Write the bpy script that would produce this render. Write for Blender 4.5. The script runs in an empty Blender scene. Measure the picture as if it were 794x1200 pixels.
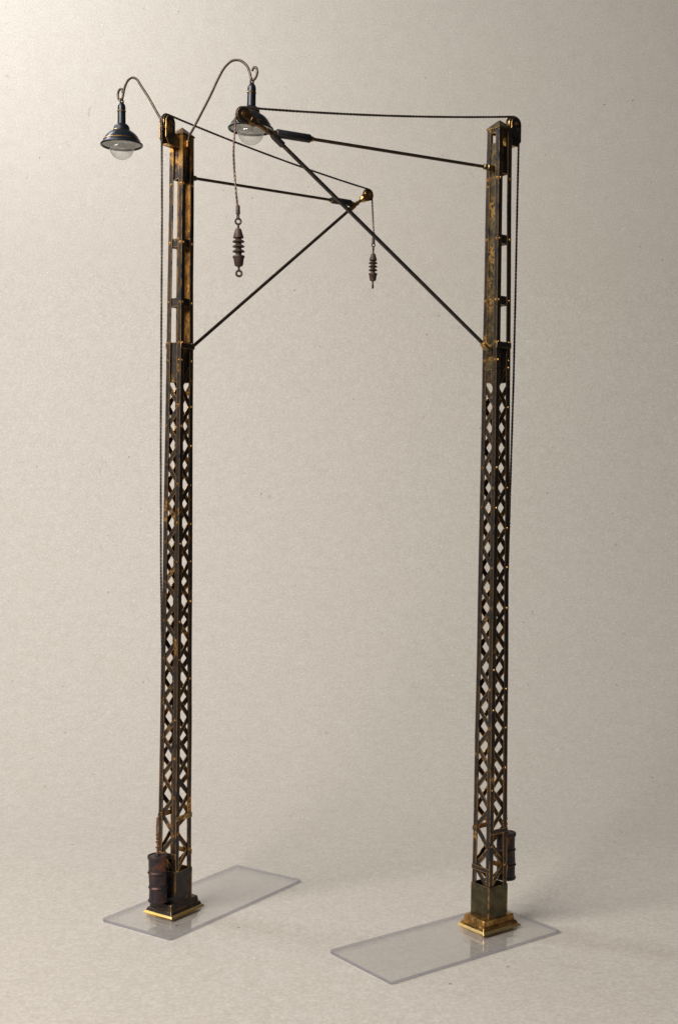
import bpy, bmesh, math, random
from mathutils import Vector, Matrix
random.seed(7)
PI = math.pi
S = bpy.context.scene
COL = S.collection

# ------------------------------------------------------------------ materials
def new_mat(name):
    m = bpy.data.materials.new(name); m.use_nodes = True
    nt = m.node_tree; nt.nodes.clear()
    out = nt.nodes.new('ShaderNodeOutputMaterial')
    return m, nt, out

def N(nt, kind, **kw):
    n = nt.nodes.new(kind)
    for k, v in kw.items():
        if k.startswith('i_'):
            n.inputs[k[2:].replace('_', ' ')].default_value = v
        else:
            setattr(n, k, v)
    return n

def noise(nt, co, scale, detail=4, rough=0.6, dist=0.0):
    n = nt.nodes.new('ShaderNodeTexNoise')
    n.inputs['Scale'].default_value = scale; n.inputs['Detail'].default_value = detail
    n.inputs['Roughness'].default_value = rough; n.inputs['Distortion'].default_value = dist
    nt.links.new(co, n.inputs['Vector'])
    return n.outputs['Fac']

def ramp(nt, fac, stops):
    r = nt.nodes.new('ShaderNodeValToRGB')
    e = r.color_ramp.elements
    e[0].position = stops[0][0]; e[0].color = (*stops[0][1], 1) if len(stops[0][1]) == 3 else stops[0][1]
    e[1].position = stops[1][0]; e[1].color = (*stops[1][1], 1)
    for p, c in stops[2:]:
        x = e.new(p); x.color = (*c, 1)
    nt.links.new(fac, r.inputs['Fac'])
    return r.outputs['Color']

def math_n(nt, op, a, b=None, clamp=False):
    n = nt.nodes.new('ShaderNodeMath'); n.operation = op; n.use_clamp = clamp
    for i, v in enumerate((a, b)):
        if v is None: continue
        if isinstance(v, (int, float)): n.inputs[i].default_value = v
        else: nt.links.new(v, n.inputs[i])
    return n.outputs[0]

def mix(nt, fac, a, b):
    n = nt.nodes.new('ShaderNodeMix'); n.data_type = 'RGBA'
    if isinstance(fac, (int, float)): n.inputs[0].default_value = fac
    else: nt.links.new(fac, n.inputs[0])
    for s, v in ((6, a), (7, b)):
        if isinstance(v, tuple): n.inputs[s].default_value = (*v, 1)
        else: nt.links.new(v, n.inputs[s])
    return n.outputs[2]

def coords(nt):
    # object coordinates, shifted per object so that repeats do not wear alike
    tc = nt.nodes.new('ShaderNodeTexCoord'); oi = nt.nodes.new('ShaderNodeObjectInfo')
    v = nt.nodes.new('ShaderNodeVectorMath'); v.operation = 'ADD'
    sc = nt.nodes.new('ShaderNodeVectorMath'); sc.operation = 'SCALE'
    cmb = nt.nodes.new('ShaderNodeCombineXYZ')
    for i in range(3): nt.links.new(oi.outputs['Random'], cmb.inputs[i])
    nt.links.new(cmb.outputs[0], sc.inputs[0]); sc.inputs['Scale'].default_value = 37.0
    nt.links.new(tc.outputs['Object'], v.inputs[0]); nt.links.new(sc.outputs[0], v.inputs[1])
    return v.outputs[0]

def edge_mask(nt, radius, lo, hi):
    bv = nt.nodes.new('ShaderNodeBevel'); bv.samples = 4; bv.inputs['Radius'].default_value = radius
    g = nt.nodes.new('ShaderNodeNewGeometry')
    d = nt.nodes.new('ShaderNodeVectorMath'); d.operation = 'DOT_PRODUCT'
    nt.links.new(bv.outputs[0], d.inputs[0]); nt.links.new(g.outputs['Normal'], d.inputs[1])
    inv = math_n(nt, 'SUBTRACT', 1.0, d.outputs['Value'])
    mr = nt.nodes.new('ShaderNodeMapRange'); mr.clamp = True
    mr.inputs['From Min'].default_value = lo; mr.inputs['From Max'].default_value = hi
    nt.links.new(inv, mr.inputs['Value'])
    return mr.outputs[0]

def metal(name, dark, mid, bright, wear=0.5, patch=0.62, metallic=0.8, rough=(0.38, 0.6), scale=9, bump=0.05, radius=0.012, edges=True, zgleam=None):
    m, nt, out = new_mat(name)
    co = coords(nt)
    n1 = noise(nt, co, scale, 5, 0.62, 0.3); n2 = noise(nt, co, scale*3.7, 4, 0.6); n3 = noise(nt, co, scale*0.45, 3, 0.5)
    base = mix(nt, ramp(nt, n1, [(0.42, (0, 0, 0)), (0.68, (1, 1, 1))]), dark, mid)
    pm = ramp(nt, n3, [(patch, (0, 0, 0)), (patch + 0.1, (1, 1, 1))])
    pm = math_n(nt, 'MULTIPLY', pm, ramp(nt, n2, [(0.4, (0, 0, 0)), (0.6, (1, 1, 1))]))
    if edges:
        em = edge_mask(nt, radius, 0.02, 0.16)
        en = ramp(nt, math_n(nt, 'ADD', math_n(nt, 'MULTIPLY', n1, 0.55), math_n(nt, 'MULTIPLY', n3, 0.45)), [(0.60 - wear*0.13, (0, 0, 0)), (0.68 - wear*0.13, (1, 1, 1))])
        em = math_n(nt, 'MULTIPLY', em, en)
        pm = math_n(nt, 'MAXIMUM', pm, em)
    if zgleam:  # reflected gold light painted into the colour, rising over this height range
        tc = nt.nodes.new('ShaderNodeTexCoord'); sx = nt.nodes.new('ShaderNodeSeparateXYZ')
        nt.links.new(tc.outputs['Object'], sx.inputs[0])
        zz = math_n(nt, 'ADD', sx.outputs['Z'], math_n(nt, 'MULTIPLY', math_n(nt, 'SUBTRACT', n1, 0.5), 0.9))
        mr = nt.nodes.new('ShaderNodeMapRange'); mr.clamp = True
        mr.inputs['From Min'].default_value = zgleam[0]; mr.inputs['From Max'].default_value = zgleam[1]
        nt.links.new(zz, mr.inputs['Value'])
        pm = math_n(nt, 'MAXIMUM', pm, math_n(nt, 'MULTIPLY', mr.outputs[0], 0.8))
    colr = mix(nt, pm, base, bright)
    p = N(nt, 'ShaderNodeBsdfPrincipled')
    nt.links.new(colr, p.inputs['Base Color'])
    met = mix(nt, pm, (metallic,)*3, (1.0,)*3)
    nt.links.new(met, p.inputs['Metallic'])
    rr = ramp(nt, n2, [(0.3, (rough[0],)*3), (0.7, (rough[1],)*3)])
    rr2 = mix(nt, pm, rr, (0.36,)*3)
    nt.links.new(rr2, p.inputs['Roughness'])
    b = N(nt, 'ShaderNodeBump', i_Strength=bump*4, i_Distance=0.01); nt.links.new(n2, b.inputs['Height'])
    nt.links.new(b.outputs[0], p.inputs['Normal'])
    nt.links.new(p.outputs[0], out.inputs[0])
    return m

BRASS = (0.95, 0.54, 0.17)
M = {}
BLK = dict(wear=1.4, patch=0.62, rough=(0.34, 0.56), radius=0.016)
M['black'] = metal('blackened_brass', (0.048, 0.043, 0.043), (0.082, 0.062, 0.046), BRASS, **BLK)
M['gleamtop'] = metal('blackened_brass_painted_gleam_top', (0.048, 0.043, 0.043), (0.082, 0.062, 0.046), (0.85, 0.44, 0.12), zgleam=(8.66, 8.85), **BLK)  # gold-lit gleam on the mast head, painted into the colour
M['darkolive'] = metal('dark_olive_brass', (0.075, 0.065, 0.04), (0.14, 0.115, 0.06), BRASS, wear=0.9, patch=0.72, metallic=0.9, rough=(0.3, 0.5))
M['inner'] = metal('bare_brass_inside', (0.20, 0.09, 0.03), (0.62, 0.30, 0.07), (0.85, 0.50, 0.14), wear=0.6, patch=0.5, metallic=0.95, rough=(0.25, 0.45))
M['lacingback'] = metal('dark_bronze_inside', (0.045, 0.028, 0.018), (0.15, 0.07, 0.025), (0.75, 0.34, 0.08), wear=0.8, patch=0.57, metallic=0.9, rough=(0.3, 0.5))
M['brass'] = metal('worn_brass', (0.22, 0.12, 0.045), (0.50, 0.27, 0.08), (0.90, 0.56, 0.2), wear=0.8, patch=0.5, metallic=0.95, rough=(0.22, 0.4))
M['footbrass'] = metal('polished_foot_brass', (0.22, 0.12, 0.04), (0.55, 0.29, 0.09), (0.92, 0.55, 0.18), wear=1.2, patch=0.5, metallic=0.95, rough=(0.3, 0.45))
M['bright'] = metal('bare_bright_brass', (0.92, 0.58, 0.18), (0.98, 0.72, 0.30), (0.99, 0.80, 0.42), patch=0.45, metallic=1.0, rough=(0.40, 0.52), bump=0.0, edges=False)
M['olive'] = metal('olive_brass', (0.10, 0.082, 0.055), (0.30, 0.22, 0.10), BRASS, wear=1.2, patch=0.52, metallic=0.9, rough=(0.28, 0.5))
M['rod'] = metal('bronzed_rod', (0.085, 0.066, 0.052), (0.15, 0.105, 0.065), (0.4, 0.24, 0.11), wear=0.3, patch=0.66, metallic=0.85, rough=(0.32, 0.5), scale=14, edges=False)
M['braceblk'] = metal('black_rod', (0.05, 0.045, 0.045), (0.09, 0.07, 0.055), (0.4, 0.22, 0.08), wear=0.3, patch=0.66, metallic=0.8, rough=(0.35, 0.5), scale=14, edges=False)
M['sleeve'] = metal('black_sleeve', (0.018, 0.017, 0.02), (0.03, 0.027, 0.027), (0.3, 0.18, 0.07), wear=0.15, patch=0.72, metallic=0.2, rough=(0.4, 0.6))
M['rust'] = metal('rust_brown', (0.055, 0.033, 0.028), (0.11, 0.062, 0.048), (0.24, 0.13, 0.09), wear=0.5, patch=0.6, metallic=0.35, rough=(0.45, 0.7), scale=22)
M['drum'] = metal('rusted_dark_drum', (0.022, 0.021, 0.030), (0.075, 0.038, 0.028), (0.26, 0.095, 0.042), wear=1.0, patch=0.54, metallic=0.4, rough=(0.35, 0.6), scale=10, bump=0.12, radius=0.016)
M['rustrod'] = metal('orange_rust', (0.20, 0.075, 0.03), (0.36, 0.15, 0.06), (0.5, 0.22, 0.09), wear=0.5, patch=0.55, metallic=0.4, rough=(0.35, 0.6), scale=30, bump=0.2, edges=False)
M['rope'] = metal('dark_twisted_wire', (0.045, 0.036, 0.03), (0.10, 0.07, 0.05), (0.2, 0.12, 0.08), wear=0.2, patch=0.66, metallic=0.5, rough=(0.45, 0.65), scale=20, edges=False)
M['ropebrown'] = metal('brown_twisted_wire', (0.12, 0.075, 0.055), (0.24, 0.15, 0.11), (0.4, 0.26, 0.18), wear=0.2, patch=0.6, metallic=0.5, rough=(0.4, 0.6), scale=20, edges=False)

def navy():
    m, nt, out = new_mat('navy_enamel')
    co = coords(nt); n = noise(nt, co, 14, 4)
    p = N(nt, 'ShaderNodeBsdfPrincipled')
    c = mix(nt, n, (0.004, 0.006, 0.010), (0.011, 0.014, 0.020))
    em = math_n(nt, 'MULTIPLY', edge_mask(nt, 0.008, 0.08, 0.3), ramp(nt, n, [(0.5, (0, 0, 0)), (0.62, (1, 1, 1))]))
    nt.links.new(mix(nt, em, c, (0.5, 0.36, 0.14)), p.inputs['Base Color'])
    nt.links.new(em, p.inputs['Metallic'])
    nt.links.new(ramp(nt, n, [(0.3, (0.26,)*3), (0.7, (0.42,)*3)]), p.inputs['Roughness'])
    nt.links.new(p.outputs[0], out.inputs[0])
    return m
M['navy'] = navy()
M['oldbrass'] = metal('old_brass', (0.12, 0.075, 0.04), (0.30, 0.17, 0.06), (0.85, 0.5, 0.17), wear=0.8, patch=0.56, metallic=0.92, rough=(0.28, 0.48))

def schlick(nt, f0=0.04):
    lw = N(nt, 'ShaderNodeLayerWeight', i_Blend=0.5)
    return math_n(nt, 'ADD', math_n(nt, 'MULTIPLY', math_n(nt, 'POWER', lw.outputs['Facing'], 5.0), 1-f0), f0)

def plain(name, c, rough=0.5, metallic=0.0, trans=0.0, ior=1.45):
    m, nt, out = new_mat(name)
    co = coords(nt); n = noise(nt, co, 20, 3)
    p = N(nt, 'ShaderNodeBsdfPrincipled')
    nt.links.new(mix(nt, n, tuple(x*0.9 for x in c), c), p.inputs['Base Color'])
    p.inputs['Roughness'].default_value = rough; p.inputs['Metallic'].default_value = metallic
    p.inputs['Transmission Weight'].default_value = trans; p.inputs['IOR'].default_value = ior
    nt.links.new(p.outputs[0], out.inputs[0])
    return m
M['white'] = plain('white_reflector', (0.8, 0.79, 0.76), 0.4)

def bulb_mat():
    m, nt, out = new_mat('bulb_glass')
    fr = schlick(nt)
    tr = N(nt, 'ShaderNodeBsdfTransparent'); tr.inputs[0].default_value = (0.98, 0.98, 0.975, 1)
    gl = N(nt, 'ShaderNodeBsdfGlossy', i_Roughness=0.06)
    df = N(nt, 'ShaderNodeBsdfDiffuse'); df.inputs[0].default_value = (0.9, 0.89, 0.87, 1)
    tl = N(nt, 'ShaderNodeBsdfTranslucent'); tl.inputs[0].default_value = (0.95, 0.94, 0.92, 1)
    dt = N(nt, 'ShaderNodeMixShader', i_Fac=0.5); nt.links.new(df.outputs[0], dt.inputs[1]); nt.links.new(tl.outputs[0], dt.inputs[2]); df = dt
    lw = N(nt, 'ShaderNodeLayerWeight', i_Blend=0.35)
    a = N(nt, 'ShaderNodeMixShader'); nt.links.new(math_n(nt, 'MULTIPLY', math_n(nt, 'ADD', lw.outputs['Facing'], 0.2), 0.5), a.inputs[0])
    nt.links.new(tr.outputs[0], a.inputs[1]); nt.links.new(df.outputs[0], a.inputs[2])
    b = N(nt, 'ShaderNodeMixShader'); nt.links.new(math_n(nt, 'ADD', math_n(nt, 'MULTIPLY', fr, 1.3), 0.04, True), b.inputs[0])
    nt.links.new(a.outputs[0], b.inputs[1]); nt.links.new(gl.outputs[0], b.inputs[2])
    nt.links.new(b.outputs[0], out.inputs[0])
    return m
M['bulb'] = bulb_mat()

def acrylic(name, tint, refl, extra):
    # thin clear sheet: tinted see-through plus mirror by Fresnel
    m, nt, out = new_mat(name)
    co = coords(nt); n = noise(nt, co, 2.0, 4); n2 = noise(nt, co, 60, 2)
    fr = schlick(nt)
    tr = N(nt, 'ShaderNodeBsdfTransparent'); nt.links.new(mix(nt, n, tuple(x*0.985 for x in tint), tint), tr.inputs[0])
    gl = N(nt, 'ShaderNodeBsdfGlossy', i_Roughness=0.03); gl.inputs[0].default_value = (1, 1, 1, 1)
    df = N(nt, 'ShaderNodeBsdfDiffuse'); df.inputs[0].default_value = (0.40, 0.40, 0.47, 1)
    a = N(nt, 'ShaderNodeMixShader'); 
    nt.links.new(math_n(nt, 'MULTIPLY', ramp(nt, n2, [(0.45, (0.4,)*3), (0.75, (1, 1, 1))]), extra), a.inputs[0])
    nt.links.new(tr.outputs[0], a.inputs[1]); nt.links.new(df.outputs[0], a.inputs[2])
    b = N(nt, 'ShaderNodeMixShader'); nt.links.new(math_n(nt, 'MULTIPLY', fr, refl, True), b.inputs[0])
    nt.links.new(a.outputs[0], b.inputs[1]); nt.links.new(gl.outputs[0], b.inputs[2])
    nt.links.new(b.outputs[0], out.inputs[0])
    return m
M['acrylic'] = acrylic('clear_acrylic', (0.95, 0.95, 0.958), 1.3, 0.004)
M['acrylic_edge'] = acrylic('acrylic_cut_edge', (0.60, 0.60, 0.66), 3.5, 0.30)

def paper():
    m, nt, out = new_mat('grey_card')
    tc = nt.nodes.new('ShaderNodeTexCoord'); co = tc.outputs['Object']
    big = noise(nt, co, 0.9, 4, 0.55); mid = noise(nt, co, 5.5, 5, 0.65); fine = noise(nt, co, 26, 3, 0.7)
    mp = nt.nodes.new('ShaderNodeMapping'); mp.inputs['Scale'].default_value = (18, 55, 55); nt.links.new(co, mp.inputs[0])
    fib = noise(nt, mp.outputs[0], 1.0, 3, 0.6, 0.6)
    c = ramp(nt, mid, [(0.3, (0.525, 0.476, 0.422)), (0.7, (0.580, 0.530, 0.475))])
    c = mix(nt, math_n(nt, 'MULTIPLY', ramp(nt, big, [(0.35, (0, 0, 0)), (0.7, (1, 1, 1))]), 0.25), c, (0.56, 0.505, 0.44))
    c = mix(nt, math_n(nt, 'MULTIPLY', ramp(nt, fine, [(0.3, (1, 1, 1)), (0.52, (0, 0, 0))]), 0.42), c, (0.42, 0.375, 0.31))
    c = mix(nt, math_n(nt, 'MULTIPLY', ramp(nt, fine, [(0.50, (0, 0, 0)), (0.72, (1, 1, 1))]), 0.48), c, (0.72, 0.68, 0.62))
    c = mix(nt, math_n(nt, 'MULTIPLY', ramp(nt, fib, [(0.64, (0, 0, 0)), (0.72, (1, 1, 1))]), 0.45), c, (0.40, 0.34, 0.28))
    for sc_, thr, colr, seed in ((2.6, 0.030, (0.92, 0.91, 0.88), 3.0), (1.7, 0.030, (0.20, 0.16, 0.12), 11.0)):   # stray flecks in the pulp
        mp2 = nt.nodes.new('ShaderNodeMapping'); mp2.inputs['Location'].default_value = (seed, seed*1.7, seed*0.6); nt.links.new(co, mp2.inputs[0])
        vo = nt.nodes.new('ShaderNodeTexVoronoi'); vo.inputs['Scale'].default_value = sc_; nt.links.new(mp2.outputs[0], vo.inputs['Vector'])
        c = mix(nt, math_n(nt, 'MULTIPLY', math_n(nt, 'LESS_THAN', vo.outputs['Distance'], thr), 0.8), c, colr)
    wv = noise(nt, co, 2.2, 2, 0.5, 1.2); gate = noise(nt, co, 1.3, 2, 0.5)                                       # a few dark hairs
    hair = math_n(nt, 'LESS_THAN', math_n(nt, 'ABSOLUTE', math_n(nt, 'SUBTRACT', wv, 0.5)), 0.0032)
    hair = math_n(nt, 'MULTIPLY', hair, math_n(nt, 'GREATER_THAN', noise(nt, co, 4.3, 2, 0.5), 0.63))
    c = mix(nt, math_n(nt, 'MULTIPLY', hair, 0.45), c, (0.30, 0.25, 0.19))
    p = N(nt, 'ShaderNodeBsdfPrincipled', i_Roughness=0.9)
    p.inputs['Specular IOR Level'].default_value = 0.15
    nt.links.new(c, p.inputs['Base Color'])
    b = N(nt, 'ShaderNodeBump', i_Strength=0.15, i_Distance=0.01); nt.links.new(fine, b.inputs['Height'])
    nt.links.new(b.outputs[0], p.inputs['Normal'])
    nt.links.new(p.outputs[0], out.inputs[0])
    return m
M['paper'] = paper()

# ------------------------------------------------------------------ mesh helpers
def link(o, parent=None):
    COL.objects.link(o)
    if parent is not None: o.parent = parent
    return o

def obj(name, bm, mats, parent=None, smooth=False, bevel=0.0):
    bmesh.ops.recalc_face_normals(bm, faces=bm.faces[:])
    if bevel:
        bmesh.ops.bevel(bm, geom=[e for e in bm.edges if e.is_manifold and e.calc_face_angle(0) > 0.6], offset=bevel, segments=2, affect='EDGES', profile=0.5)
    me = bpy.data.meshes.new(name); bm.to_mesh(me); bm.free()
    for mt in (mats if isinstance(mats, (list, tuple)) else [mats]): me.materials.append(mt)
    if smooth:
        for p in me.polygons: p.use_smooth = True
        me.set_sharp_from_angle(angle=math.radians(38))
    return link(bpy.data.objects.new(name, me), parent)

def thing(name, label, cat, loc=(0, 0, 0), rz=0, group=None):
    o = bpy.data.objects.new(name, None); COL.objects.link(o)
    o.empty_display_size = 0.2; o.location = loc; o.rotation_euler = (0, 0, rz)
    tag(o, label, cat, group)
    return o

def tag(o, label, cat, group=None):
    o['label'] = label; o['category'] = cat
    if group: o['group'] = group

def copy_tree(o, parent=None):
    c = o.copy(); COL.objects.link(c)
    if parent is not None: c.parent = parent
    for ch in list(o.children): copy_tree(ch, c)
    return c

def poly_faces(bm, A, B, mat=0):
    # closed solid between two matching loops A and B
    va = [bm.verts.new(p) for p in A]; vb = [bm.verts.new(p) for p in B]; n = len(A)
    fs = [bm.faces.new(va), bm.faces.new(vb[::-1])]
    for i in range(n):
        fs.append(bm.faces.new((va[i], vb[i], vb[(i+1) % n], va[(i+1) % n])))
    for f in fs: f.material_index = mat
    return fs

def box(bm, lo, hi, mat=0):
    (a, b, c), (d, e, f) = lo, hi
    poly_faces(bm, [(a, b, c), (d, b, c), (d, e, c), (a, e, c)], [(a, b, f), (d, b, f), (d, e, f), (a, e, f)], mat)

def frustum(bm, cx, cy, ax, ay, z0, bx, by, z1, mat=0):
    poly_faces(bm, [(cx-ax, cy-ay, z0), (cx+ax, cy-ay, z0), (cx+ax, cy+ay, z0), (cx-ax, cy+ay, z0)],
               [(cx-bx, cy-by, z1), (cx+bx, cy-by, z1), (cx+bx, cy+by, z1), (cx-bx, cy+by, z1)], mat)

def frames(pts):
    T = []
    for i in range(len(pts)):
        a = pts[max(i-1, 0)]; b = pts[min(i+1, len(pts)-1)]; T.append((b-a).normalized())
    u = T[0].orthogonal().normalized(); out = []
    for t in T:
        u = (u - t*u.dot(t)).normalized(); out.append((t, u, t.cross(u)))
    return out

def tube(bm, pts, r, seg=10, mat=0, cap=True):
    pts = [Vector(p) for p in pts]
    rr = r if isinstance(r, (list, tuple)) else [r]*len(pts)
    rings = []
    for p, q, (t, u, v) in zip(pts, rr, frames(pts)):
        rings.append([bm.verts.new(p + (u*math.cos(2*PI*k/seg) + v*math.sin(2*PI*k/seg))*q) for k in range(seg)])
    for A, B in zip(rings, rings[1:]):
        for k in range(seg):
            bm.faces.new((A[k], A[(k+1) % seg], B[(k+1) % seg], B[k])).material_index = mat
    if cap:
        bm.faces.new(rings[0][::-1]).material_index = mat; bm.faces.new(rings[-1]).material_index = mat

def ring(bm, c, normal, R, r, seg=24, sub=8, mat=0):
    c = Vector(c); n = Vector(normal).normalized(); u = n.orthogonal().normalized(); v = n.cross(u)
    rings = []
    for i in range(seg):
        a = 2*PI*i/seg; d = u*math.cos(a) + v*math.sin(a)
        rings.append([bm.verts.new(c + d*(R + r*math.cos(2*PI*k/sub)) + n*r*math.sin(2*PI*k/sub)) for k in range(sub)])
    for i in range(seg):
        A, B = rings[i], rings[(i+1) % seg]
        for k in range(sub):
            bm.faces.new((A[k], A[(k+1) % sub], B[(k+1) % sub], B[k])).material_index = mat

def lathe(bm, prof, seg=32, mat=0, mat_at=None, origin=(0, 0, 0), axis=(0, 0, 1)):
    ax = Vector(axis).normalized(); u = ax.orthogonal().normalized(); v = ax.cross(u); o = Vector(origin)
    rings = []
    for r, z in prof:
        if r < 1e-5: rings.append([bm.verts.new(o + ax*z)])
        else: rings.append([bm.verts.new(o + ax*z + (u*math.cos(2*PI*k/seg) + v*math.sin(2*PI*k/seg))*r) for k in range(seg)])
    for i, (A, B) in enumerate(zip(rings, rings[1:])):
        mi = mat_at(i) if mat_at else mat
        for k in range(seg):
            k2 = (k+1) % seg
            if len(A) == 1 and len(B) == 1: continue
            if len(A) == 1: f = bm.faces.new((A[0], B[k], B[k2]))
            elif len(B) == 1: f = bm.faces.new((A[k], A[k2], B[0]))
            else: f = bm.faces.new((A[k], A[k2], B[k2], B[k]))
            f.material_index = mi
    for R, flip in ((rings[0], True), (rings[-1], False)):
        if len(R) > 1: bm.faces.new(R[::-1] if flip else R).material_index = mat

def spline(ctrl, n=12):
    P = [Vector(p) for p in ctrl]; P = [P[0]*2-P[1]] + P + [P[-1]*2-P[-2]]
    out = []
    for i in range(1, len(P)-2):
        for k in range(n):
            t = k/n; a, b, c, d = P[i-1:i+3]
            out.append(0.5*((2*b) + (c-a)*t + (2*a-5*b+4*c-d)*t*t + (3*b-a-3*c+d)*t**3))
    out.append(P[-2].copy())
    return out

def resample(pts, step):
    out = [pts[0].copy()]; acc = 0.0
    for a, b in zip(pts, pts[1:]):
        L = (b-a).length
        if L < 1e-9: continue
        while acc + L >= step:
            t = (step-acc)/L; a = a.lerp(b, t); out.append(a.copy()); L = (b-a).length; acc = 0.0
            if L < 1e-9: break
        acc += L
    out.append(pts[-1].copy())
    return out

# ------------------------------------------------------------------ setting
bm = bmesh.new()
prof = [(-6, -0.022)] + [(-6 + i, -0.022) for i in range(1, 24)]
R0, yc = 10.0, 17.0
for i in range(1, 33):
    a = PI/2*i/32; prof.append((yc + R0*math.sin(a), -0.022 + R0*(1-math.cos(a))))
prof += [(yc + R0, z) for z in (12, 15, 21)]
xs = [-10 + 20*i/12 for i in range(13)]
grid = [[bm.verts.new((x, y, z)) for x in xs] for y, z in prof]
for A, B in zip(grid, grid[1:]):
    for k in range(len(xs)-1): bm.faces.new((A[k], A[k+1], B[k+1], B[k]))
bd = obj('studio_backdrop', bm, M['paper'], smooth=True)
bd['kind'] = 'structure'; bd['label'] = 'seamless mottled grey beige card sweep under and behind both masts'

# ------------------------------------------------------------------ masts
def hw(z): return 0.1395 - 0.00465*z          # half width of the tapering mast

def fpt(a, s, z, inset):
    o = hw(z) - inset
    return Vector((math.cos(a)*o - math.sin(a)*s, math.sin(a)*o + math.cos(a)*s, z))

def face_poly(bm, a, sz, inset, t, mat=0, inner=None):
    fs = poly_faces(bm, [fpt(a, s, z, inset) for s, z in sz], [fpt(a, s, z, inset+t) for s, z in sz], mat)
    if inner is not None: fs[1].material_index = inner
    return fs

def face_bar(bm, a, p, q, w, inset, t, mat=0, inner=None):
    d = Vector((q[0]-p[0], q[1]-p[1])).normalized(); n = Vector((-d.y, d.x))*w/2
    face_poly(bm, a, [(p[0]+n.x, p[1]+n.y), (q[0]+n.x, q[1]+n.y), (q[0]-n.x, q[1]-n.y), (p[0]-n.x, p[1]-n.y)], inset, t, mat, inner)

def face_rect(bm, a, z0, z1, inset, t, m0=0.016, mat=0, inner=None):
    face_poly(bm, a, [(-hw(z0)+m0, z0), (hw(z0)-m0, z0), (hw(z1)-m0, z1), (-hw(z1)+m0, z1)], inset, t, mat, inner)

def rivet(bm, a, s, z, mat=0, r=0.013):
    n = Vector((math.cos(a), math.sin(a), 0))
    lathe(bm, [(r, -0.003), (r, 0.003), (r*0.7, 0.009), (0, 0.011)], 8, mat, None, fpt(a, s, z, 0), n)

FACES = {'+X': 0.0, '-X': PI, '+Y': PI/2, '-Y': -PI/2}
PITCH, A0 = 0.451, 5.872
def zA(k): return A0 - PITCH*k
def zB(k): return A0 - PITCH/2 - PITCH*k

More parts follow.
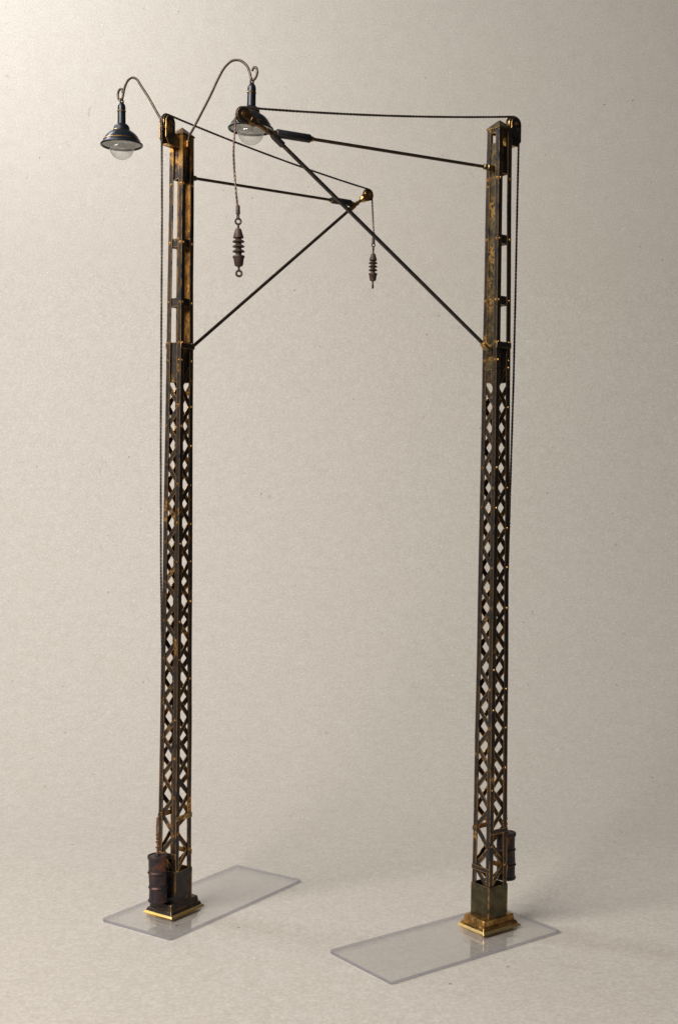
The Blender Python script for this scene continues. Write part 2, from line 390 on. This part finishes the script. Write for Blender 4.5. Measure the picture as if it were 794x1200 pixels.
def build_mast(label, loc, rz, yaw, arm, with_lamps, plinth_mats, px):
    root = thing('lattice_mast', label, 'model mast', loc, rz, 'lattice masts')
    rivets = []
    # lacing on the four faces: one zigzag of flat bar each, with rivets
    for nm, a in FACES.items():
        bm = bmesh.new(); xface = nm[1] == 'X'
        nodes = []
        for k in range(-2, 14):
            nodes.append((1, zA(k))); nodes.append((-1, zB(k)))
        zmin = 0.44 if xface else 1.10
        nodes = [(s*(hw(z)-0.030), z) for s, z in nodes if zmin < z < (6.15 if xface else 6.40)]
        if nm == '-X' : nodes = [n for n in nodes if n[1] < 6.12]
        for p, q in zip(nodes, nodes[1:]): face_bar(bm, a, p, q, 0.054, 0.0145 if p[0] > 0 else 0.0155, 0.010, 0, 1)
        if not xface:
            low = [(-1, 0.945), (1, 0.72), (-1, 0.50)]
            low = [(s*(hw(z)-0.03), z) for s, z in low]
            fb = bmesh.new()
            for p, q in zip(low, low[1:]): face_bar(fb, a, p, q, 0.054, 0.0145 if p[0] > 0 else 0.0155, 0.010, 0, 1)
            obj('foot_bracing', fb, [M['black'], M['lacingback']], root)
            nodes += low
        for s, z in nodes:
            if random.random() < 0.72: rivets.append((a, s, z + random.uniform(-.01, .01)))
        for z in (8.43, 7.755, 7.07, 6.60, 6.40):
            for s in (-1, 1): rivets.append((a, s*(hw(z)-0.026), z))
        obj('lattice_panel', bm, [M['black'], M['lacingback']], root)
        bm = bmesh.new(); z = 0.68 if xface else 1.115
        face_poly(bm, a, [(-hw(z)-.004, z-.028), (hw(z)+.004, z-.028), (hw(z)+.004, z+.028), (-hw(z)-.004, z+.028)], -0.010, 0.009, 0, 1)
        obj('cross_strap', bm, [M['olive'] if nm == '-Y' else M['black'], M['inner']], root, bevel=0.003)
    # four angle-iron posts
    for sx, sy in ((1, 1), (-1, 1), (-1, -1), (1, -1)):
        bm = bmesh.new(); f, t = 0.058, 0.013
        zs = [0.46 + (8.99-0.46)*i/10 for i in range(11)]
        loops = []
        for z in zs:
            h = hw(z); wob = 0.0015*math.sin(z*3.1 + sx*2 + sy)
            L = [(h, h), (h-f, h), (h-f, h-t), (h-t, h-t), (h-t, h-f), (h, h-f)]
            loops.append([bm.verts.new((sx*(x+wob), sy*(y+wob), z)) for x, y in L])
        for A, B in zip(loops, loops[1:]):
            for k in range(6):
                fc = bm.faces.new((A[k], A[(k+1) % 6], B[(k+1) % 6], B[k]))
                fc.material_index = 1 if k in (2, 3) else 0
        bm.faces.new(loops[0][::-1]); bm.faces.new(loops[-1])
        for a, s, z in rivets:
            q = fpt(a, s, z, 0)
            if q.x*sx > 0 and q.y*sy > 0: rivet(bm, a, s, z, 2)
        obj('corner_post', bm, [M['gleamtop' if with_lamps else 'black'], M['inner'], M['brass']], root)
    # upper part: closed on the arm side, open with plates and spacers on the other three
    for nm, a in FACES.items():
        if nm == '+X':
            bm = bmesh.new(); ins, t = 0.0135, 0.012
            face_rect(bm, a, 6.15, 8.83, ins, t, mat=0, inner=1)
            face_rect(bm, a, 8.94, 8.985, ins, t, mat=0, inner=1)
            for s in (-1, 1):
                h = hw(8.9)
                face_poly(bm, a, sorted_quad(s*(h-0.016), s*0.036, 8.83, 8.94), ins, t, 0, 1)
            obj('face_plate', bm, [M['olive'], M['inner']], root)
            bm = bmesh.new()
            face_poly(bm, a, [(-0.04, 6.16), (0.04, 6.16), (0.04, 6.30), (-0.04, 6.30)], -0.002, 0.015)
            obj('inset_tab', bm, M['olive'], root, bevel=0.004)
            continue
        bm = bmesh.new(); ins, t = 0.0265, 0.010
        if nm == '-X' or with_lamps: face_rect(bm, a, 8.49, 8.985, ins, t, 0.02, 0, 1)
        else:
            face_rect(bm, a, 8.49, 8.80, ins, t, 0.02, 0, 1); face_rect(bm, a, 8.94, 8.985, ins, t, 0.02, 0, 1)
            for s in (-1, 1): face_poly(bm, a, sorted_quad(s*(hw(8.87)-0.02), s*0.04, 8.80, 8.94), ins, t, 0, 1)
        obj('top_plate', bm, [M['gleamtop' if with_lamps else 'black'], M['inner']], root)
        bm = bmesh.new(); face_rect(bm, a, 6.15, 6.61, ins, t, 0.02, 0, 1)
        obj('tie_plate', bm, [M['black'], M['inner']], root)
        for z in (7.755, 7.07):
            bm = bmesh.new(); face_rect(bm, a, z-0.05, z+0.05, 0.0135, 0.05, 0.02, 0, 1)
            obj('spacer_block', bm, [M['black'], M['inner']], root, bevel=0.004)
        bm = bmesh.new(); z = 6.57
        if nm != '-X':
            face_poly(bm, a, [(-hw(z)-.006, z-.035), (hw(z)+.006, z-.035), (hw(z)+.006, z+.03), (-hw(z)-.006, z+.03)], -0.009, 0.008)
            obj('clamp_band', bm, M['black'], root, bevel=0.003)
        else: bm.free()
    # cap
    bm = bmesh.new(); frustum(bm, 0, 0, 0.105, 0.105, 8.985, 0.105, 0.105, 9.003)
    frustum(bm, 0, 0, 0.105, 0.105, 9.0035, 0.008, 0.008, 9.098)
    obj('cap', bm, M['oldbrass' if with_lamps else 'olive'], root)
    # foot: box, two-tier plinth, bare brass flange
    bm = bmesh.new(); h = 0.146; t = 0.014
    for k in range(4):
        a = k*PI/2; c, s = math.cos(a), math.sin(a)
        def rot(x, y, z): return (c*x - s*y, s*x + c*y, z)
        poly_faces(bm, [rot(h-t, -h, .125), rot(h, -h, .125), rot(h, h-t-.001, .125), rot(h-t, h-t-.001, .125)],
                   [rot(h-t, -h, .50), rot(h, -h, .50), rot(h, h-t-.001, .50), rot(h-t, h-t-.001, .50)])
    obj('base_box', bm, plinth_mats[0], root, bevel=0.003)
    bm = bmesh.new()
    frustum(bm, 0, 0, 0.275, 0.200, 0.030, 0.256, 0.181, 0.080)
    frustum(bm, 0, 0, 0.243, 0.170, 0.074, 0.232, 0.158, 0.148)
    pl = obj('plinth', bm, plinth_mats[1], root, bevel=0.010)
    bm = bmesh.new(); frustum(bm, 0, 0, 0.295, 0.220, 0.0165, 0.277, 0.202, 0.042)
    obj('foot_flange', bm, M['bright'], pl, bevel=0.004)
    # pulley on the back of the head
    pz, pr = 9.09, 0.078
    bm = bmesh.new()
    out = [(-0.088, 8.835), (-0.088, 8.95), (px+pr, 8.985), (px+pr, pz)]
    out += [(px + pr*math.cos(PI*i/10), pz + pr*math.sin(PI*i/10)) for i in range(1, 10)]
    out += [(px-pr, pz), (px-pr, 8.905), (px-0.025, 8.835)]
    for y0, y1 in ((-0.052, -0.040), (0.040, 0.052)):
        poly_faces(bm, [(x, y0, z) for x, z in out], [(x, y1, z) for x, z in out], 0)
    box(bm, (-0.115, -0.0395, 8.838), (-0.098, 0.0395, 8.945), 1)
    poly_faces(bm, [(px-0.022, -0.0395, 8.838), (-0.116, -0.0395, 8.838), (-0.116, -0.0395, 8.851), (px-0.022, -0.0395, 8.851)],
               [(px-0.022, 0.0395, 8.838), (-0.116, 0.0395, 8.838), (-0.116, 0.0395, 8.851), (px-0.022, 0.0395, 8.851)], 1)
    br = obj('pulley_bracket', bm, [M['black'], M['inner']], root, bevel=0.003)
    bm = bmesh.new()
    lathe(bm, [(0.018, -0.03), (0.094, -0.03), (0.096, -0.024), (0.080, -0.008), (0.080, 0.008), (0.096, 0.024), (0.094, 0.03), (0.018, 0.03)], 28, 0, None, (px, 0, pz), (0, 1, 0))
    obj('pulley_wheel', bm, M['black'], br, smooth=True)
    bm = bmesh.new(); lathe(bm, [(0.02, -0.066), (0.02, -0.053), (0.011, -0.0525), (0.011, 0.0525), (0.02, 0.053), (0.02, 0.066)], 12, 0, None, (px, 0, pz), (0, 1, 0))
    obj('axle_pin', bm, M['brass'], br, smooth=True)
    # arm: boom, brace, sleeve, tip pulley; measured along the arm's own azimuth
    D = Vector((math.cos(yaw), math.sin(yaw), 0)); Nn = Vector((-math.sin(yaw), math.cos(yaw), 0))
    def az(r, z): return D*r + Vector((0, 0, z))
    J = az(arm['joint'][0], arm['joint'][1]); Tp = az(*arm['tip'])
    r0 = Vector((hw(8.55)-0.012, 0, 8.55)); b0 = Vector((hw(6.505)-0.012, 0, 6.505))
    bd_, cd = (J-r0).normalized(), (J-b0).normalized()
    bm = bmesh.new(); tube(bm, [r0, J], 0.0175, 12)
    boom = obj('boom', bm, M['rod'], root, smooth=True)
    bm = bmesh.new(); lathe(bm, [(0.030, 0.0), (0.036, 0.006), (0.038, 0.09), (0.030, 0.096), (0.030, 0.135), (0.018, 0.145)], 6 if with_lamps else 14, 0, None, r0, bd_)
    obj('root_collar', bm, M['olive'], boom, smooth=True)
    bm = bmesh.new(); s0, s1 = [(r0 + bd_*(x - r0.length*0 )) for x in (arm['sleeve'][0]-0.09, arm['sleeve'][1]-0.09)]
    L = (s1-s0).length
    lathe(bm, [(0.026, -0.03), (0.030, -0.004), (0.034, 0), (0.043, 0.012), (0.043, L-0.012), (0.034, L), (0.028, L+.002), (0.026, L+0.04)], 16, 0, lambda i: 1 if i in (0, 6) else 0, s0, bd_)
    obj('insulating_sleeve', bm, [M['sleeve'], M['brass']], boom, smooth=True)
    bm = bmesh.new(); tube(bm, [b0, J], 0.021, 12)
    brace = obj('brace', bm, M['braceblk'] if not with_lamps else M['rod'], root, smooth=True)
    bm = bmesh.new()
    u = cd.cross(Vector((0, 1, 0))).normalized()
    tube(bm, [b0 - cd*0.0, b0 + cd*0.03, b0 + cd*0.13, b0 + cd*0.15], [0.034, 0.040, 0.040, 0.024], 8)
    box(bm, (hw(6.5)+0.0005, -0.045, 6.45), (hw(6.5)+0.012, 0.045, 6.57))
    obj('root_collar', bm, M['olive'], brace)
    bm = bmesh.new(); e = J - cd*0.03
    tube(bm, [e - cd*0.16, e - cd*0.15, e - cd*0.03, e], [0.024, 0.034, 0.034, 0.026], 10)
    obj('ferrule', bm, M['braceblk'] if not with_lamps else M['brass'], brace, smooth=True)
    td = (Tp - J).normalized(); tl = (Tp-J).length; up = Nn.cross(td).normalized()
    bm = bmesh.new()
    lathe(bm, [(0.020, -0.03), (0.030, 0.0), (0.030, 0.03), (0.022, 0.045), (0.024, tl-0.17), (0.050, tl-0.135), (0.060, tl-0.075), (0.052, tl-0.068), (0.02, tl-0.085)], 8, 0, None, J, td)
    for sgn in (-1, 1):
        y0, y1 = sgn*0.036, sgn*0.046
        pts = [(tl-0.10, -0.045), (tl, -0.040)] + [(tl + 0.04*math.sin(PI*i/6), -0.04*math.cos(PI*i/6)) for i in range(1, 6)] + [(tl, 0.040), (tl-0.10, 0.045)]
        poly_faces(bm, [J + td*x + up*y + Nn*y0 for x, y in pts], [J + td*x + up*y + Nn*y1 for x, y in pts])
    yoke = obj('tip_yoke', bm, [M['brass' if with_lamps else 'oldbrass']], root, bevel=0.003)
    bm = bmesh.new()
    lathe(bm, [(0.016, -0.026), (0.078, -0.026), (0.080, -0.02), (0.064, -0.007), (0.064, 0.007), (0.080, 0.02), (0.078, 0.026), (0.016, 0.026)], 28, 0, None, Tp, Nn)
    obj('pulley_wheel', bm, M['oldbrass' if with_lamps else 'black'], yoke, smooth=True)
    bm = bmesh.new(); lathe(bm, [(0.018, -0.058), (0.018, -0.047), (0.010, -0.0465), (0.010, 0.0465), (0.018, 0.047), (0.018, 0.058)], 10, 0, None, Tp, Nn)
    obj('axle_pin', bm, M['brass'], yoke, smooth=True)
    if with_lamps:
        L1 = [(.104, 8.86), (.106, 9.0), (.18, 9.07), (.351, 9.283), (.52, 9.53), (.654, 9.706), (.715, 9.785), (.790, 9.822), (.862, 9.800), (.912, 9.73), (.935, 9.655), (.950, 9.605), (.985, 9.588), (1.018, 9.62), (1.022, 9.675), (.995, 9.717), (.958, 9.712), (.947, 9.675)]
        L2 = [(.104, 8.86), (.106, 8.985), (.16, 9.05), (.399, 9.372), (.52, 9.555), (.607, 9.665), (.70, 9.725), (.775, 9.732), (.86, 9.705), (.94, 9.635), (.978, 9.56), (.998, 9.495), (1.025, 9.462), (1.062, 9.48), (1.085, 9.535), (1.072, 9.588), (1.035, 9.598), (1.012, 9.565)]
        for sg, P in ((1, L1), (-1, L2)):
            bm = bmesh.new()
            tube(bm, spline([(0.0, sg*y, z) for y, z in P], 7), 0.0145, 10)
            gn = obj('gooseneck_arm', bm, M['rod'], root, smooth=True)
            bm = bmesh.new(); box(bm, (-0.05, sg*0.0985 if sg > 0 else -0.126, 8.845), (0.05, 0.126 if sg > 0 else -0.0985, 8.925))
            obj('clamp_block', bm, M['brass'], gn, bevel=0.006)
    return root

def sorted_quad(s0, s1, z0, z1):
    a, b = min(s0, s1), max(s0, s1)
    return [(a, z0), (b, z0), (b, z1), (a, z1)]

ML, RL = (-1.867, 13.939, 0.0), 0.985
MR, RR = (1.751, 13.532, 0.0), 0.651 + PI
YL, YR = -0.203, -0.0864
armL = dict(joint=(2.885, 8.74), tip=(3.108, 8.901), sleeve=(2.44, 2.79))
armR = dict(joint=(2.94, 8.46), tip=(3.235, 8.575), sleeve=(2.474, 2.871))
mastL = build_mast('blackened brass lattice mast that carries two lamps on curved goosenecks', ML, RL, YL, armL, True, (M['black'], M['black']), -0.255)
mastR = build_mast('lamp-free lattice mast with an olive gold face plate and shiny brass foot', MR, RR, YR, armR, False, (M['darkolive'], M['footbrass']), -0.215)

def W(base, rz, p):
    c, s = math.cos(rz), math.sin(rz); p = Vector(p)
    return Vector((base[0] + c*p.x - s*p.y, base[1] + s*p.x + c*p.y, base[2] + p.z))

# ------------------------------------------------------------------ clear plates
def plate(base, th, a, b, L, Wd, label):
    bm = bmesh.new(); r = 0.03
    pts = []
    for cx, cy, a0 in ((a+L-r, b+Wd-r, 0), (a+r, b+Wd-r, 90), (a+r, b+r, 180), (a+L-r, b+r, 270)):
        for k in range(4):
            t = math.radians(a0 + 30*k); pts.append((cx + r*math.cos(t), cy + r*math.sin(t)))
    fs = poly_faces(bm, [(x, y, -0.020) for x, y in pts], [(x, y, 0.015) for x, y in pts], 1)
    fs[0].material_index = 0; fs[1].material_index = 0
    o = obj('acrylic_plate', bm, [M['acrylic'], M['acrylic_edge']])
    o.location = base; o.rotation_euler = (0, 0, th)
    tag(o, label, 'plastic plate', 'clear plates under the masts')
plate(ML, 0.985, -0.714, -0.579, 2.465, 1.034, 'clear acrylic plate under the mast that carries the lamps')
plate(MR, 0.651, -1.917, -0.583, 2.465, 1.034, 'clear acrylic plate under the mast without lamps, nearest the camera')

# ------------------------------------------------------------------ lamps
def make_lamp():
    root = thing('pendant_lamp', 'x', 'lamp', group='lamps on the goosenecks')   # origin: top of the stem
    bm = bmesh.new()
    prof = [(0.0, 0.012), (0.014, 0.010), (0.030, 0.002), (0.042, -0.018), (0.047, -0.04), (0.047, -0.085), (0.049, -0.247)]
    lathe(bm, prof, 28)
    obj('stem', bm, M['navy'], root, smooth=True)
    st = root.children[0]
    bm = bmesh.new(); ring(bm, (0, 0, -0.092), (0, 0, 1), 0.049, 0.006, 28); obj('brass_band', bm, M['brass'], st, smooth=True)
    bm = bmesh.new(); ring(bm, (0, 0, 0.030), (0, 1, 0), 0.026, 0.010, 20); lathe(bm, [(0.012, 0.0), (0.012, 0.016)], 10); obj('eye_loop', bm, M['rod'], st, smooth=True)
    bm = bmesh.new()
    out = [(0.049, -0.240), (0.062, -0.247), (0.082, -0.262), (0.095, -0.285), (0.098, -0.318), (0.106, -0.328), (0.135, -0.342), (0.165, -0.365), (0.192, -0.395), (0.212, -0.430), (0.222, -0.452), (0.236, -0.474), (0.246, -0.490)]
    inn = [(0.236, -0.488), (0.214, -0.462), (0.202, -0.430), (0.180, -0.395), (0.12, -0.350), (0.0, -0.335)]
    lathe(bm, out + inn, 48, 0, lambda i: 1 if i >= len(out) else 0)
    sh = obj('lamp_shade', bm, [M['navy'], M['white']], root, smooth=True)
    bm = bmesh.new(); ring(bm, (0, 0, -0.492), (0, 0, 1), 0.242, 0.013, 48, 10); obj('shade_rim', bm, M['navy'], sh, smooth=True)
    bm = bmesh.new(); ring(bm, (0, 0, -0.440), (0, 0, 1), 0.2165, 0.0050, 48, 6); ring(bm, (0, 0, -0.322), (0, 0, 1), 0.100, 0.0040, 32, 6)
    obj('brass_trim', bm, M['brass'], sh, smooth=True)
    bm = bmesh.new()
    pr = [(0.0, -0.420), (0.09, -0.425), (0.14, -0.46), (0.148, -0.50)] + [(0.148*math.cos(t), -0.52 - 0.150*math.sin(t)) for t in [PI/2*i/12 for i in range(1, 12)]] + [(0.0, -0.670)]
    lathe(bm, pr, 40)
    b = obj('bulb', bm, M['bulb'], root, smooth=True)
    bm = bmesh.new()
    lathe(bm, [(0.0, -0.40), (0.06, -0.40), (0.06, -0.46), (0.03, -0.475), (0.022, -0.53), (0.0, -0.54)], 20)
    obj('socket', bm, M['white'], b, smooth=True)
    return root
lamp1 = make_lamp()
lamp1['label'] = 'navy pendant lamp hanging free on the outer gooseneck, nothing in front of it'
lamp2 = copy_tree(lamp1)
lamp2['label'] = 'navy pendant lamp half hidden behind the pulley of the other mast\'s arm'
p = W(ML, RL, (0, 0.961, 9.542)); lamp1.location = p; lamp1.rotation_euler = (0, math.radians(-1.0), RL)
p = W(ML, RL, (0, -1.012, 9.418)); lamp2.location = p; lamp2.rotation_euler = (math.radians(1.0), 0, RL)

# ------------------------------------------------------------------ insulators
def make_insulator():
    root = thing('insulator', 'x', 'insulator', group='insulators hanging from the arm tips')     # origin: top of the body
    bm = bmesh.new()
    pr = [(0.0, 0.012), (0.012, 0.012), (0.028, 0.004), (0.032, -0.006), (0.052, -0.078), (0.050, -0.084), (0.030, -0.088)]
    for z in (-0.115, -0.163, -0.211):
        pr += [(0.029, z+0.018), (0.050, z+0.006), (0.060, z-0.004), (0.058, z-0.010), (0.034, z-0.014), (0.029, z-0.020)]
    pr += [(0.030, -0.252), (0.056, -0.258), (0.060, -0.268), (0.058, -0.276), (0.052, -0.282), (0.042, -0.348), (0.034, -0.359), (0.012, -0.364), (0.0, -0.366)]
    lathe(bm, pr, 28)
    obj('insulator_body', bm, M['rust'], root, smooth=True)
    bm = bmesh.new(); ring(bm, (0, 0, 0.078), (0, 1, 0), 0.027, 0.0105, 24, 8); lathe(bm, [(0.012, 0.0), (0.012, 0.044)], 10)
    obj('top_eye', bm, M['rust'], root, smooth=True)
    bm = bmesh.new(); ring(bm, (0, 0, -0.430), (0, 1, 0), 0.027, 0.0115, 24, 8); lathe(bm, [(0.011, -0.396), (0.013, -0.36)], 10)
    obj('bottom_eye', bm, M['rust'], root, smooth=True)
    bm = bmesh.new(); ring(bm, (0, 0, 0.125), (1, 0.3, 0), 0.022, 0.008, 18, 8); lathe(bm, [(0.012, 0.14), (0.022, 0.152), (0.020, 0.232), (0.010, 0.238)], 12)
    obj('crimp', bm, M['rust'], root, smooth=True)
    return root
ins1 = make_insulator()
ins1['label'] = 'rust brown insulator at the left, larger of the two, its open bottom ring facing us'
ins2 = copy_tree(ins1)
ins2['label'] = 'smaller rust brown insulator hanging from the far arm tip, its bottom ring seen edge on'
dR = Vector((math.cos(YR), math.sin(YR), 0)); dL = Vector((math.cos(YL), math.sin(YL), 0))
i1 = W(MR, RR, dR*3.278 + Vector((0, 0, 7.453))); ins1.location = i1; ins1.rotation_euler = (0, math.radians(-1.5), math.radians(12))
i2 = W(ML, RL, dL*3.222 + Vector((0, 0, 8.124))); ins2.location = i2; ins2.rotation_euler = (0, math.radians(1.5), math.radians(82))

# ------------------------------------------------------------------ drum weights
def make_drum():
    root = thing('drum_weight', 'x', 'weight', group='drum counterweights')      # origin: centre of the bottom
    bm = bmesh.new(); H = 0.53
    pr = [(0.0, 0.004), (0.090, 0.004), (0.092, 0.0), (0.104, 0.0), (0.106, 0.008), (0.104, 0.022), (0.0965, 0.026)]
    for zc in (0.165, 0.335):
        pr += [(0.0955, zc-0.05), (0.0955, zc-0.016), (0.104, zc-0.006), (0.106, zc), (0.104, zc+0.006), (0.0955, zc+0.016), (0.0955, zc+0.05)]
    pr += [(0.0965, H-0.048), (0.105, H-0.040), (0.107, H-0.018), (0.104, H-0.004), (0.096, H), (0.092, H-0.010), (0.03, H-0.004), (0.024, H+0.012), (0.0, H+0.014)]
    # z rings denser so the dents read
    lathe(bm, pr, 36)
    for v in bm.verts:
        a = math.atan2(v.co.y, v.co.x); d = 0.0016*math.sin(3*a + v.co.z*14) + 0.0014*math.sin(5*a - v.co.z*23)
        r = math.hypot(v.co.x, v.co.y)
        if r > 0.05: v.co.x += d*math.cos(a); v.co.y += d*math.sin(a)
        v.co.x *= 1.09; v.co.y *= 1.09
    obj('drum', bm, M['drum'], root, smooth=True)
    bm = bmesh.new()
    zs = [H + 0.01 + 0.42*i/40 for i in range(41)]
    tube(bm, [(0.003*math.sin(z*21), 0.003*math.cos(z*17), z) for z in zs], 0.012, 10)
    hr = obj('hanger_rod', bm, M['rustrod'], root, smooth=True)
    bm = bmesh.new()
    pts = []
    for i in range(90):
        t = i/89; z = H + 0.07 + 0.17*t; a = t*2*PI*3.5 + 1.2*math.sin(t*9)
        q = 0.011 + 0.004*math.sin(t*13); pts.append((q*math.cos(a), q*math.sin(a), z))
    tube(bm, pts, [0.007 + 0.004*math.sin(i*0.9)**2 for i in range(90)], 7)
    obj('wire_wrap', bm, M['rustrod'], hr, smooth=True)
    return root
d1 = make_drum(); d1['label'] = 'dented rust and black drum weight hanging at the front of the mast with lamps'
d2 = copy_tree(d1); d2['label'] = 'drum weight partly hidden behind the mast without lamps, near its foot'
d1.location = W(ML, RL, (-0.272, 0, 0.185)); d1.rotation_euler = (0, math.radians(-1.5), 0.4)
d2.location = W(MR, RR, (-0.262, 0, 0.500)); d2.rotation_euler = (0, math.radians(1.0), 2.3)

# ------------------------------------------------------------------ cables
def cable(label, base, rz, yaw, tip, drum_top, backs, hang, px):
    D = Vector((math.cos(yaw), math.sin(yaw), 0))
    rr = 0.0935
    pts = [Vector((backs[0][0], 0, drum_top))] + [Vector((x, 0, z)) for x, z in backs]
    pz = 9.09
    for i in range(0, 11):                                  # over the mast pulley
        a = PI - (PI/2 + 0.06)*i/10; pts.append(Vector((px + rr*math.cos(a), 0, pz + rr*math.sin(a))))
    A = pts[-1].copy(); tx, tz = tip; rt = 0.078
    B = D*(tx - 0.012) + Vector((0, 0, tz + rt))
    for i in range(1, 12):                                  # across with a slight sag
        t = i/12; q = A.lerp(B, t); q.z -= 0.035*4*t*(1-t); pts.append(q)
    for i in range(0, 9):                                   # over the tip pulley
        a = PI/2 - (PI/2)*i/8; pts.append(D*(tx + rt*math.cos(a)) + Vector((0, 0, tz + rt*math.sin(a))))
    n0 = len(pts)
    for r, z in hang: pts.append(D*r + Vector((0, 0, z)))
    main = resample(pts[:n0-3], 0.008)
    tail = resample(spline(pts[n0-4:], 14), 0.008)
    root = thing('suspension_cable', label, 'cable', base, rz, 'cables over the mast pulleys')
    for nm, path, mt in (('cable_run', main, M['rope']), ('cable_tail', tail, M['ropebrown'])):
        bm = bmesh.new(); fr = frames(path); amp = 0.0034 if nm == 'cable_run' else 0.0036
        for ph in (0, PI):
            st = [p + (u*math.cos(i*0.62 + ph) + v*math.sin(i*0.62 + ph))*amp for i, (p, (t, u, v)) in enumerate(zip(path, fr))]
            tube(bm, st, 0.0098 if nm == 'cable_run' else 0.0082, 6)
        obj(nm, bm, mt, root, smooth=True)
    return root
cable('twisted wire from the lamp mast, sloping down to the far arm tip', ML, RL, YL, armL['tip'], 0.165+0.95,
      [(-0.265, 1.2), (-0.245, 2.0), (-0.252, 3.0), (-0.285, 4.0), (-0.312, 5.5), (-0.328, 8.0), (-0.347, 9.0)], [(3.196, 8.75), (3.222, 8.47), (3.236, 8.40), (3.224, 8.36)], -0.255)
cable('twisted wire running nearly level across the top from the mast without lamps', MR, RR, YR, armR['tip'], 0.478+0.95,
      [(-0.235, 1.6), (-0.215, 3.0), (-0.225, 4.0), (-0.248, 5.0), (-0.276, 6.2), (-0.287, 7.1), (-0.297, 8.2), (-0.307, 9.0)], [(3.327, 8.42), (3.338, 8.18), (3.312, 7.86), (3.30, 7.76), (3.290, 7.685)], -0.215)

# ------------------------------------------------------------------ camera
cam = bpy.data.cameras.new('camera'); co = bpy.data.objects.new('camera', cam); COL.objects.link(co)
cam.sensor_fit = 'VERTICAL'; cam.sensor_height = 36; cam.lens = 1405/1200*36
cam.clip_start = 0.1; cam.clip_end = 200
co.matrix_world = Matrix.Translation((0, 0, 4.838)) @ Matrix.Rotation(PI/2 - 0.012, 4, 'X') @ Matrix.Rotation(0.012, 4, 'Z')
S.camera = co

# ------------------------------------------------------------------ light
w = bpy.data.worlds.new('World'); S.world = w; w.use_nodes = True
bg = w.node_tree.nodes['Background']; bg.inputs[0].default_value = (1.0, 0.98, 0.96, 1); bg.inputs[1].default_value = 0.04
def area(name, loc, target, sx, sy, power, col=(1, 1, 1)):
    l = bpy.data.lights.new(name, 'AREA'); l.shape = 'RECTANGLE'; l.size = sx; l.size_y = sy; l.energy = power; l.color = col
    o = bpy.data.objects.new(name, l); COL.objects.link(o)
    o.location = loc; o.rotation_euler = (Vector(target) - Vector(loc)).to_track_quat('-Z', 'Y').to_euler()
    return o
area('softbox_key', (-13, 1, 17), (0, 16, 3), 14, 14, 7650, (1.0, 0.972, 0.925))
area('added_backdrop_fill', (-11, 18.5, 19), (-4, 27.5, 8.5), 5, 5, 1200, (0.96, 1.0, 1.06))  # added light out of view, brightens the upper left of the backdrop

S.view_settings.view_transform = 'Standard'; S.view_settings.look = 'None'
S.view_settings.exposure = 0; S.view_settings.gamma = 1
S.render.engine = 'CYCLES'
S.cycles.max_bounces = 10; S.cycles.transparent_max_bounces = 16
